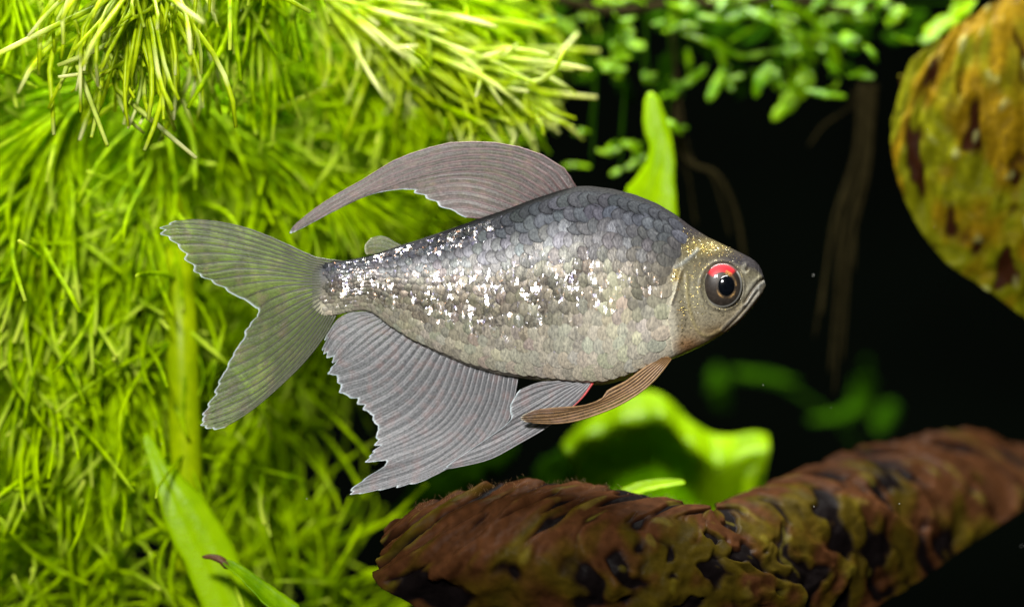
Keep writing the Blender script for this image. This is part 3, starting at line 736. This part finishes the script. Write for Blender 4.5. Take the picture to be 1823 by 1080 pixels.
def skin_color(px, py):
    f = np.clip((py - upf(px)) / (lof(px) - upf(px) + 1e-6), 0, 1)
    st = np.array([0, 0.05, 0.14, 0.30, 0.42, 0.55, 0.72, 0.88, 1.0])
    R = np.interp(f, st, [0.020, 0.036, 0.095, 0.175, 0.205, 0.26, 0.38, 0.56, 0.60])
    Gc = np.interp(f, st, [0.020, 0.039, 0.105, 0.178, 0.190, 0.24, 0.36, 0.53, 0.56])
    B = np.interp(f, st, [0.020, 0.043, 0.122, 0.180, 0.155, 0.180, 0.28, 0.42, 0.45])
    c = np.stack([R, Gc, B], -1)
    def blend(c, k, col): return c * (1 - k[:, None]) + np.array(col) * k[:, None]
    g = lambda x0, y0, sx, sy: np.exp(-((px - x0) / sx) ** 2 - ((py - y0) / sy) ** 2)
    c = blend(c, 0.85 * g(1125, 600, 75, 75), (0.85, 0.81, 0.66))           # pale belly
    c = blend(c, 0.7 * g(1110, 530, 26, 45), (0.62, 0.59, 0.40))
    c = blend(c, 0.6 * g(1000, 630, 90, 45), (0.64, 0.62, 0.52))
    c = blend(c, 0.75 * g(1145, 520, 18, 34), (0.13, 0.12, 0.10))           # shoulder smudge
    c = blend(c, 0.5 * np.clip((760 - px) / 120, 0, 1) * np.exp(-((f - 0.5) / 0.25) ** 2), (0.11, 0.11, 0.10))
    c = blend(c, 0.35 * np.clip((850 - px) / 200, 0, 1) * np.clip((f - 0.5) * 2, 0, 1), (0.20, 0.20, 0.09))
    # head
    h = np.clip((px - 1200) / 14, 0, 1)
    head = np.stack([np.interp(f, [0, 0.16, 0.30, 0.6, 1], [0.022, 0.040, 0.17, 0.30, 0.40]),
                     np.interp(f, [0, 0.16, 0.30, 0.6, 1], [0.020, 0.038, 0.155, 0.28, 0.33]),
                     np.interp(f, [0, 0.16, 0.30, 0.6, 1], [0.022, 0.042, 0.10, 0.19, 0.22])], -1)
    c = c * (1 - h[:, None]) + head * h[:, None]
    c = blend(c, 0.5 * g(1250, 442, 38, 15), (0.30, 0.24, 0.06))
    c = blend(c, 0.6 * g(1204, 490, 10, 14), (0.55, 0.42, 0.12))
    c = blend(c, 0.65 * g(1345, 520, 16, 20), (0.36, 0.36, 0.33))
    c = blend(c, 0.7 * g(1225, 615, 26, 16), (0.42, 0.20, 0.07))
    c = blend(c, 0.55 * g(1280, 590, 30, 10), (0.42, 0.27, 0.10))
    c = blend(c, 0.5 * g(1215, 560, 13, 35), (0.13, 0.11, 0.075))
    c = blend(c, 0.35 * g(1258, 560, 22, 26), (0.20, 0.19, 0.15))
    d, s, t = curve_dist(px, py, GILL); k = np.exp(-((d - 3) / 4) ** 2) * (s > 0) * (py > 500)
    c = blend(c, 0.8 * k, (0.62, 0.60, 0.48))
    k = np.exp(-((d - 2) / 3.5) ** 2) * (s < 0) * (py > 480) * (py < 545); c = blend(c, 0.8 * k, (0.05, 0.04, 0.03))
    d, s, t = curve_dist(px, py, MOUTH); c = blend(c, 0.85 * np.exp(-(d / 2.0) ** 2) * (px > 1320), (0.06, 0.045, 0.035))
    c = blend(c, 0.6 * np.exp(-((d - 6) / 3) ** 2) * (px > 1325) * (s < 0), (0.55, 0.56, 0.54))
    d, s, t = curve_dist(px, py, JAW); c = blend(c, 0.6 * np.exp(-((d - 4) / 3) ** 2), (0.50, 0.48, 0.42))
    d, s, t = curve_dist(px, py, PREO); c = blend(c, 0.45 * np.exp(-(d / 3) ** 2), (0.45, 0.38, 0.16))
    d, s, t = curve_dist(px, py, SUPRA); c = blend(c, 0.5 * np.exp(-(d / 3) ** 2), (0.35, 0.40, 0.42))
    d = np.hypot(px - 1329, (py - 479) / 1.3); c = blend(c, 0.4 * np.exp(-((d - 5) / 3.5) ** 2) * (0.5 + 0.5 * np.sign(1329 - px)), (0.40, 0.39, 0.32)); c = blend(c, 0.8 * np.exp(-(d / 2.6) ** 2), (0.04, 0.03, 0.025))
    q = np.hypot((px - EYE[0]) / 36, (py - EYE[1]) / 40); c = blend(c, 0.7 * np.exp(-((q - 1.10) / 0.05) ** 2), (0.09, 0.08, 0.065))
    d, s, t = curve_dist(px, py, [(1242, 565), (1258, 598), (1290, 585)])
    return c

def gold_mask(px, py):
    g = lambda x0, y0, sx, sy: np.exp(-((px - x0) / sx) ** 2 - ((py - y0) / sy) ** 2)
    m = 0.65 * g(1252, 441, 34, 11) + 0.9 * g(1204, 490, 7, 12) + 0.8 * g(1213, 565, 9, 30) + 0.35 * g(1250, 540, 60, 70) + 0.5 * g(1213, 430, 14, 20) + 0.6 * g(1225, 610, 22, 12) + 0.25 * g(1300, 560, 40, 30)
    return np.clip(m, 0, 1)

M_BODY = mat_body()
M_SCALE_O = mat_scale("fish_scale", True)
M_SCALE_M = mat_scale("fish_scale_small", False)
FISH = empty("fish", P(1050, 690, 0), "silver fish with flowing fins, glittering scales and red-topped eye", "fish")

def build_body():
    nx = 440
    s = np.linspace(0, 1, nx)
    xs = 556 + (1363 - 556) * (1 - (1 - s) ** 1.5) * 1.0
    na = 236
    a = np.linspace(0, 2 * np.pi, na, endpoint=False)
    f = (1 - np.cos(a)) / 2
    px = np.repeat(xs, na); ff = np.tile(f, nx); aa = np.tile(a, nx)
    near = aa < np.pi
    py = upf(px) + ff * (lof(px) - upf(px))
    dep = hwf(px) * side_prof(px, ff)
    rel = relief(px, py)
    edge = np.clip(side_prof(px, ff) * 1.6, 0, 1)
    dep = np.where(near, -(dep + rel * edge), dep + rel * edge)
    G = np.stack([px, py, dep], -1)
    V = PA(G)
    col = skin_color(px, py)
    F = grid_faces(nx, na, True)
    F.append(tuple(range(na - 1, -1, -1))); F.append(tuple((nx - 1) * na + k for k in range(na)))
    return add("body", V, F, M_BODY, FISH, attrs={'gold': gold_mask(px, py)}, cols=col)
BODY = build_body()

def build_scales():
    # unit scale: ellipse, free edge at +x (towards the tail), domed
    nr, nt = 2, 12
    V = [(0.0, 0.0, 0.07)]; RIM = [0.0]
    for r in (0.45, 0.80, 1.0):
        for k in range(nt):
            t = 2 * math.pi * k / nt
            x = r * math.cos(t); y = r * math.sin(t) * (1 - 0.12 * max(0, math.cos(t)))
            V.append((x, y, 0.05 * (1 - r * r)))
    F = [(0, 1 + k, 1 + (k + 1) % nt) for k in range(nt)]
    for q in (1, 1 + nt):
        F += [(q + k, q + nt + k, q + nt + (k + 1) % nt, q + (k + 1) % nt) for k in range(nt)]
    V = np.array(V)
    RIM = np.clip((np.hypot(V[:, 0], V[:, 1]) - 0.78) / 0.22, 0, 1) * np.clip(V[:, 0] * 2 + 0.6, 0, 1)
    me = bpy.data.meshes.new("scale"); me.from_pydata(V.tolist(), [], F)
    me.polygons.foreach_set("use_smooth", [True] * len(me.polygons)); me.materials.append(M_SCALE_O)
    at = me.attributes.new("rim", "FLOAT", "POINT"); at.data.foreach_set("value", RIM.astype(np.float32))
    rows = 14
    seq = [1230.0]
    while seq[-1] > 575: seq.append(seq[-1] - float(np.interp(seq[-1], [590, 680, 820, 1000, 1200], [10.5, 13, 16, 17.5, 17.5])))
    items = []
    for rI in range(rows):
        f = 0.035 + 0.935 * (rI + 0.5) / rows
        lim = float(np.interp(f, [0, 0.25, 0.42, 1], [1226, 1206, 1182, 1176]))
        for k in range(len(seq) - 1):
            x = seq[k] if rI % 2 else 0.5 * (seq[k] + seq[k + 1])
            dx = seq[k] - seq[k + 1]
            if x > lim or x < 584 + 5 * math.sin(rI * 1.9): continue
            jx = x + rng.normal(0, 0.05) * dx; jf = f + rng.normal(0, 0.04) / rows
            py = float(upf(jx) + jf * (lof(jx) - upf(jx)))
            items.append((jx, py, f, dx, float(lof(x) - upf(x)) * 0.935 / rows))
    out = []
    for (x, y, f, dx, rh) in items:
        d0 = surf(x, y)[0]
        e = 3.0
        p = P(x, y, d0)
        row = lambda xx: upf(xx) + (y - upf(x)) / (lof(x) - upf(x)) * (lof(xx) - upf(xx))
        yb = float(row(x - e)); pb = P(x - e, yb, surf(x - e, yb)[0])
        pu = P(x, y - e, surf(x, y - e)[0])
        t = pb - p; t /= np.linalg.norm(t)
        b = pu - p; b -= t * np.dot(b, t); b /= np.linalg.norm(b)
        n = np.cross(b, t)
        if n[1] > 0: n = -n
        # shingle lift at the tail end plus individual tilt
        lift = math.radians(6.0 + rng.normal(0, 2.2)); roll = math.radians(rng.normal(0, 3.0))
        t2 = t * math.cos(lift) + n * math.sin(lift); n2 = n * math.cos(lift) - t * math.sin(lift)
        b2 = b * math.cos(roll) + n2 * math.sin(roll); n3 = n2 * math.cos(roll) - b * math.sin(roll)
        L = dx * 1.12 * S; Wd = rh * 0.80 * S
        out.append((p + n * 1.0 * S, t2, b2, n3, L, Wd, x, y, f))
    xs = np.array([o[6] for o in out]); ys = np.array([o[7] for o in out])
    C = skin_color(np.minimum(xs, 1190), ys) * 0.8
    C *= rng.uniform(0.84, 1.18, len(out))[:, None] * np.array([1, 1, 1]) * (1 + rng.normal(0, 0.032, (len(out), 3)))
    g = lambda x0, f0, sx, sf, x, f: math.exp(-((x - x0) / sx) ** 2 - ((f - f0) / sf) ** 2)
    order = sorted(range(len(out)), key=lambda k: -out[k][4] * out[k][5])
    base = wloc(BODY)
    VV = []; FF = []; CC = []; RR = []; MM = []; n0 = 0
    for rank, k in enumerate(order):
        p, t, b, n, L, Wd, x, y, f = out[k]
        refl = 0.02 + 1.0 * g(850, 0.58, 300, 0.26, x, f) + 0.9 * g(760, 0.10, 130, 0.06, x, f) + 0.5 * g(640, 0.55, 60, 0.4, x, f) + 0.12 * g(1130, 0.12, 90, 0.12, x, f)
        refl *= 1 - 0.6 * g(1110, 0.75, 80, 0.3, x, f)
        refl *= 1 - 0.9 * g(1030, 0.16, 150, 0.16, x, f)
        refl = max(0.0, refl - 0.14) * (1 - 0.78 * (x > 890) * math.exp(-(max(0, f - 0.12) / 0.12) ** 2))
        refl = float(np.clip(refl * rng.choice([0.12, 0.5, 1.0, 1.4], p=[0.15, 0.25, 0.3, 0.3]), 0, 1))
        R = np.stack([t * L, b * Wd, n * L], 1)
        if rank < 300:
            ob = bpy.data.objects.new("scale", me); COL.objects.link(ob); ob.parent = BODY
            M = np.eye(4); M[:3, :3] = R; M[:3, 3] = p - base
            ob.matrix_local = Matrix(M.tolist())
            ob.color = (*[float(v) for v in C[k]], refl)
        else:
            VV.append(V @ R.T + p); CC.append(np.tile(C[k], (len(V), 1))); RR.append(np.full(len(V), refl)); MM.append(RIM)
            FF += [tuple(q + n0 for q in fc) for fc in F]; n0 += len(V)
    for k in range(len(out)):                # the far flank
        p, t, b, n, L, Wd, x, y, f = out[k]
        R = np.stack([t * L, b * Wd, n * L], 1)
        Vm = V @ R.T + p; Vm[:, 1] *= -1
        VV.append(Vm); CC.append(np.tile(C[k], (len(V), 1))); RR.append(np.full(len(V), 0.3)); MM.append(RIM)
        FF += [tuple(q + n0 for q in fc[::-1]) for fc in F]; n0 += len(V)
    so = add("small_scales", np.concatenate(VV), FF, M_SCALE_M, BODY, cols=np.concatenate(CC), attrs={'refl': np.concatenate(RR), 'rim': np.concatenate(MM)})
    so["kind"] = "stuff"
build_scales()

def build_eye():
    cx, cy = EYE; d0 = float(surf(cx, cy)[0]) + 4.0
    nr, nt = 46, 160
    V = []; C = []
    for i in range(nr):
        r = i / (nr - 1)
        for j in range(nt):
            th = 2 * math.pi * j / nt
            x = 35.5 * r * math.cos(th); y = 39.5 * r * math.sin(th)
            V.append((cx + x, cy - y, d0 - 15 * math.sqrt(max(0, 1 - 0.92 * r * r)) + (5 if r > 0.99 else 0)))
            deg = math.degrees(th)
            n1 = nz(x * 0.12, y * 0.12, 3); n2 = nz(x * 0.4, y * 0.4, 8)
            c = np.array([0.034, 0.027, 0.021]) * (1 + 0.5 * n1 + 0.35 * n2)
            # distance from the pupil
            pr = math.hypot((x - 7) / 15, (y + 0.5) / 18.5)
            ring = math.exp(-((pr - 1.16) / 0.09) ** 2)
            pa = math.degrees(math.atan2(y, x - 7)) % 360
            gate = 0.03 + 0.9 * math.exp(-((pa - 305) / 16) ** 2) + 0.85 * math.exp(-((pa - 232) / 18) ** 2) + 0.5 * math.exp(-((pa - 10) / 25) ** 2) + 0.5 * math.exp(-((pa - 75) / 22) ** 2)
            gate *= 0.6 + 0.8 * n2
            k = min(1, ring * gate)
            c = c * (1 - k) + np.array([0.75, 0.45, 0.16]) * k
            if r > 0.55 and 42 < deg < 146:
                w = min(1, (r - (0.58 + 0.04 * n1)) / 0.06) * min(1, (0.97 - r) / 0.05) * min(1, (deg - 42) / 12) * min(1, (146 - deg) / 14)
                w = max(0, w); c = c * (1 - w) + np.array([0.80, 0.028, 0.040]) * (1 + 0.2 * n2) * w
            if 0.55 < r < 0.72 and 45 < deg < 75:
                c = c * 0.4 + np.array([0.8, 0.5, 0.12]) * 0.6 * max(0, n2 + 0.6)
            k = max(0, min(1, (r - 0.90) / 0.05)); c = c * (1 - k) + (np.array([0.30, 0.30, 0.27]) if not 42 < deg < 146 else np.array([0.12, 0.05, 0.05])) * k
            k = math.exp(-((r - 0.88) / 0.02) ** 2) * (0 if 42 < deg < 146 else 0.7); c = c * (1 - k) + np.array([0.02, 0.018, 0.015]) * k
            C.append(np.maximum(c, 0.004))
    t = NT("eye_surface"); b = t.n('ShaderNodeBsdfPrincipled'); t.l(t.attr('Col').outputs['Color'], b.inputs['Base Color'])
    setin(b, Roughness=0.4, Specular_IOR_Level=0.25, Coat_Weight=0.25, Coat_Roughness=0.03); m = t.done(b.outputs[0])
    F = [tuple(a for a in f) for f in grid_faces(nr, nt, True)]
    eye = add("eye", PA(np.array(V)), F, m, FISH, cols=np.array(C))
    mp = mat_plain("pupil_black", (0.003, 0.004, 0.006), 0.12, 0.5, coat=0.6)
    V = []
    for i in range(14):
        r = i / 13
        for j in range(48):
            th = 2 * math.pi * j / 48
            x = 7 + 15 * r * math.cos(th); y = -0.5 + 18.5 * r * math.sin(th)
            q = min(1, math.hypot(x / 35.5, y / 39.5))
            V.append((cx + x, cy - y, d0 - 15 * math.sqrt(1 - 0.92 * q * q) - 3.2 * math.sqrt(max(0, 1 - r * r)) + (0.8 if r > 0.99 else -0.3)))
    add("pupil", PA(np.array(V)), grid_faces(14, 48, True), mp, eye)
build_eye()

# ------------------------------------------------------------------ fins
def fin(name, keys, nray, mat, raymat, nu=None, nv=60, jag=6.0, wave=6.0, depth=0.0, depth_tip=0.0, inset=8.0, ray_r=(1.9, 0.6), uk=None, corr=0.9, seed=0, thin0=1.0, subs=3, ray_len=0.93):
    per = 10
    nu = nray * per + 1
    K = []
    for k in keys:
        q = np.array(k, float)
        d = q[0] - q[1]; d /= np.linalg.norm(d)
        q = np.vstack([q[0] + d * inset, q]) if inset else q
        K.append(resample(q, nv))
    K = np.stack(K)
    u = np.linspace(0, 1, nu)
    G2 = cr(K, u)                                    # nu x nv x 2
    v = 1 - (1 - np.linspace(0, 1, nv)) ** 1.6
    G2 = np.stack([np.stack([np.interp(v, np.linspace(0, 1, nv), G2[i, :, c]) for c in (0, 1)], -1) for i in range(nu)])
    ray = np.zeros((nu, nv)); edge = np.zeros((nu, nv)); thin = np.ones((nu, nv)); dep = np.zeros((nu, nv))
    amp = rng.uniform(0.25, 1.0, nray * subs + 2); tone = rng.uniform(0.0, 0.3, nray + 2)
    for i in range(nu):
        L = np.sum(np.linalg.norm(np.diff(G2[i], axis=0), axis=1))
        # ragged margin
        j = jag * (nz(u[i] * nray * 0.5, seed, 1.0) + 0.7 * nz(u[i] * nray * 1.7, seed, 5.0) + 0.4 * abs(math.sin(math.pi * u[i] * nray)))
        sc = max(0.2, 1 + min(j / max(L, 20), 0.1))
        q = v * sc
        T = G2[i, -1] - G2[i, -8]; T /= np.linalg.norm(T) + 1e-9
        X = np.stack([np.interp(q, v, G2[i, :, c]) for c in (0, 1)], -1)
        over = np.maximum(q - 1, 0) * L
        G2[i] = X + over[:, None] * T
        ph = u[i] * nray
        main = max(0, math.cos(2 * math.pi * ph)) ** 3 * (0.4 + 0.6 * amp[int(ph + 0.5)])
        sub = max(0, math.cos(2 * math.pi * ph * subs)) ** 2 * amp[int(ph * subs + 0.5)]
        tn = np.interp(ph, np.arange(nray + 2), tone)
        for jv in range(nv):
            w = v[jv]
            ray[i, jv] = tn * w + max(main * (1 - 0.5 * w), sub * min(1, max(0, w - 0.12) * 2.2) * 0.75)
            edge[i, jv] = math.exp(-((1 - w) * L / 3.2) ** 2) if w < 1 else 1
            dep[i, jv] = depth + depth_tip * w + wave * w * math.sin(u[i] * 5.5 + w * 2.5 + seed) + corr * math.cos(2 * math.pi * ph) * (1 - 0.3 * w) + 0.5 * corr * w * math.cos(2 * math.pi * ph * subs)
    G = np.concatenate([G2, dep[:, :, None]], 2)
    V = PA(G)
    o = add(name, V.reshape(-1, 3), grid_faces(nu, nv), mat, FISH, attrs={'ray': ray.ravel(), 'edge': edge.ravel(), 'thin': np.full(nu * nv, thin0)}, solid=0.8 * S)
    for k in range(nray + 1):
        i = k * per
        m = max(4, int(nv * ray_len * rng.uniform(0.9, 1.0)))
        pts = V[i, :m].copy(); pts[:, 1] -= 0.3 * S
        pts = pts[::3]
        Vt, Ft = tube(pts, np.linspace(ray_r[0], ray_r[1], len(pts)) * S, 5)
        add("fin_ray", Vt, Ft, raymat, o)
    return o

def build_fins():
    grey = (0.30, 0.29, 0.29); dark = (0.13, 0.12, 0.125)
    m_dors = mat_fin("dorsal_membrane", (0.19, 0.16, 0.16), (0.40, 0.34, 0.34), 0.66, 0.92)
    m_caud = mat_fin("caudal_membrane", (0.27, 0.31, 0.15), (0.075, 0.085, 0.03), 0.26, 0.82)
    m_anal = mat_fin("anal_membrane", (0.21, 0.215, 0.23), (0.58, 0.59, 0.61), 0.72, 0.95)
    m_pect = mat_fin("pectoral_membrane", (0.22, 0.11, 0.035), (0.55, 0.40, 0.24), 0.55, 0.92, (0.8, 0.75, 0.6))
    m_adip = mat_fin("adipose_membrane", (0.22, 0.24, 0.13), (0.2, 0.2, 0.1), 0.45, 0.5, (0.5, 0.5, 0.35))
    r_dors = mat_plain("dorsal_ray", (0.17, 0.11, 0.11), 0.4, 0.5)
    r_caud = mat_plain("caudal_ray", (0.07, 0.075, 0.05), 0.4, 0.5)
    r_anal = mat_plain("anal_ray", (0.30, 0.30, 0.31), 0.4, 0.5)
    r_pect = mat_plain("pectoral_ray", (0.34, 0.20, 0.085), 0.4, 0.5)
    r_red = mat_plain("red_ray", (0.55, 0.06, 0.06), 0.4, 0.5)

    fin("dorsal_fin", [
        [(1026, 333), (1010, 306), (985, 287), (950, 270), (900, 257), (850, 253), (800, 255), (750, 268), (700, 287), (650, 318), (600, 346), (560, 372), (525, 400), (517, 412)],
        [(1006, 340), (985, 312), (955, 292), (915, 277), (870, 271), (820, 273), (760, 286), (700, 306), (640, 338), (580, 373), (530, 404), (520, 414)],
        [(988, 344), (965, 322), (935, 305), (900, 293), (860, 287), (810, 289), (750, 303), (690, 325), (640, 347), (590, 375), (545, 402)],
        [(968, 350), (940, 330), (905, 314), (865, 304), (820, 303), (770, 311), (720, 324), (680, 338), (650, 350)],
        [(948, 357), (915, 342), (880, 328), (840, 319), (800, 319), (765, 326), (728, 336)],
        [(920, 366), (890, 354), (860, 344), (825, 338), (790, 339), (752, 346)],
        [(888, 377), (865, 370), (840, 363), (815, 360), (785, 364)],
        [(855, 388), (848, 388), (840, 387), (828, 387)]],
        11, m_dors, r_dors, jag=8, wave=7, ray_r=(1.8, 0.7), seed=1, subs=3, corr=0.7)
    fin("caudal_fin", [
        [(600, 464), (560, 458), (510, 435), (450, 410), (400, 397), (350, 391), (312, 393)],
        [(594, 474), (550, 466), (490, 444), (430, 425), (370, 412), (320, 408), (290, 411)],
        [(590, 483), (540, 474), (480, 458), (420, 446), (370, 440), (322, 440)],
        [(587, 492), (540, 486), (480, 476), (420, 472), (375, 478), (350, 480)],
        [(585, 501), (540, 499), (490, 496), (440, 500), (390, 508)],
        [(584, 509), (545, 512), (510, 520), (480, 532), (456, 549)],
        [(584, 517), (550, 530), (515, 548), (480, 568), (445, 582)],
        [(585, 525), (555, 548), (515, 580), (465, 615), (412, 640)],
        [(587, 533), (560, 565), (515, 612), (460, 655), (388, 692)],
        [(590, 541), (565, 580), (520, 635), (460, 690), (366, 735)],
        [(594, 549), (570, 592), (530, 645), (470, 703), (420, 738), (363, 757)],
        [(599, 558), (580, 594), (545, 640), (500, 685), (450, 728), (398, 762)]],
        24, m_caud, r_caud, jag=10, wave=8, ray_r=(2.0, 0.7), seed=2, subs=2, inset=10, corr=0.5)
    fin("anal_fin", [
        [(658, 556), (640, 555), (620, 558), (600, 570), (584, 592)],
        [(668, 562), (645, 568), (618, 582), (594, 600), (578, 627)],
        [(684, 574), (655, 592), (625, 618), (602, 640)],
        [(702, 588), (670, 614), (635, 640), (590, 660)],
        [(728, 604), (695, 640), (660, 668), (607, 684)],
        [(756, 619), (725, 660), (690, 692), (640, 716)],
        [(785, 632), (758, 680), (720, 720), (669, 748)],
        [(812, 644), (790, 700), (745, 752), (676, 788)],
        [(838, 653), (818, 710), (770, 765), (657, 816)],
        [(858, 660), (842, 715), (795, 775), (690, 822)],
        [(880, 665), (866, 722), (825, 784), (745, 836), (622, 876)],
        [(902, 668), (892, 720), (865, 775), (800, 825), (690, 868)],
        [(922, 671), (914, 715), (905, 748), (880, 780), (830, 815), (760, 853)]],
        30, m_anal, r_anal, jag=14, wave=9, ray_r=(1.15, 0.35), seed=3, subs=3, corr=0.45)
    fp = fin("pelvic_fin", [
        [(1056, 680), (1040, 703), (1012, 730), (975, 759), (920, 791), (868, 818), (790, 836)],
        [(1050, 680), (1025, 703), (985, 733), (935, 766), (870, 802), (800, 826)],
        [(1044, 679), (1010, 702), (960, 735), (900, 768), (850, 792)],
        [(1038, 678), (1000, 695), (955, 722), (906, 750)],
        [(1030, 677), (990, 687), (950, 702), (910, 722)],
        [(1020, 676), (990, 679), (960, 681), (924, 694)]],
        9, m_anal, r_anal, jag=4, wave=4, depth=-18, depth_tip=-14, ray_r=(1.7, 0.6), seed=4, inset=6)
    Vt, Ft = tube(PA(resample([(1056, 680, -20), (1041, 702, -22), (1027, 717, -24), (1014, 728, -25)], 12)), np.linspace(2.6, 0.8, 12) * S, 6)
    add("fin_spine", Vt, Ft, r_red, fp)["label"] = "red leading edge of the pelvic fin"
    d0 = float(surf(1185, 636)[0])
    fin("pectoral_fin", [
        [(1192, 641), (1175, 664), (1154, 686), (1120, 710), (1085, 728), (1030, 747), (987, 753), (936, 751)],
        [(1188, 639), (1165, 663), (1140, 686), (1105, 706), (1065, 724), (1015, 738), (975, 744), (928, 745)],
        [(1182, 638), (1155, 660), (1128, 682), (1095, 702), (1055, 719), (1005, 730), (960, 733), (934, 737)],
        [(1174, 638), (1145, 657), (1115, 679), (1083, 695), (1072, 710), (1040, 722), (990, 726), (950, 730)]],
        6, m_pect, r_pect, jag=2, wave=5, depth=d0 - 2, depth_tip=-26, ray_r=(2.6, 1.3), seed=5, inset=4, corr=1.8)
    fin("adipose_fin", [
        [(716, 437), (703, 431), (690, 423), (676, 420), (660, 424)],
        [(706, 440), (692, 434), (678, 430), (664, 430), (650, 436)],
        [(692, 445), (680, 442), (668, 441), (658, 443), (650, 448)],
        [(672, 452), (666, 452), (660, 452), (653, 453)]],
        4, m_adip, r_caud, jag=0.5, wave=2, ray_r=(0.5, 0.3), seed=6, inset=4, corr=0.2)
build_fins()

# ------------------------------------------------------------------ drifting specks in the water
def build_specks():
    VV = []; FF = []; n0 = 0
    for k in range(26):
        c = P(rng.uniform(0, 1823), rng.uniform(0, 1080), rng.uniform(-120, 200)); r = rng.uniform(0.5, 1.1) * S
        d = np.array([(1, 0, 0), (-1, 0, 0), (0, 1, 0), (0, -1, 0), (0, 0, 1), (0, 0, -1)]) * r * rng.uniform(0.6, 1.3, (6, 1))
        VV.append(c + d)
        FF += [tuple(a + n0 for a in f) for f in ((0, 2, 4), (2, 1, 4), (1, 3, 4), (3, 0, 4), (2, 0, 5), (1, 2, 5), (3, 1, 5), (0, 3, 5))]; n0 += 6
    o = add("water_specks", np.concatenate(VV), FF, M_SPECK)
    o["kind"] = "stuff"; o["label"] = "tiny pale specks drifting in the water"; o["category"] = "specks"
build_specks()
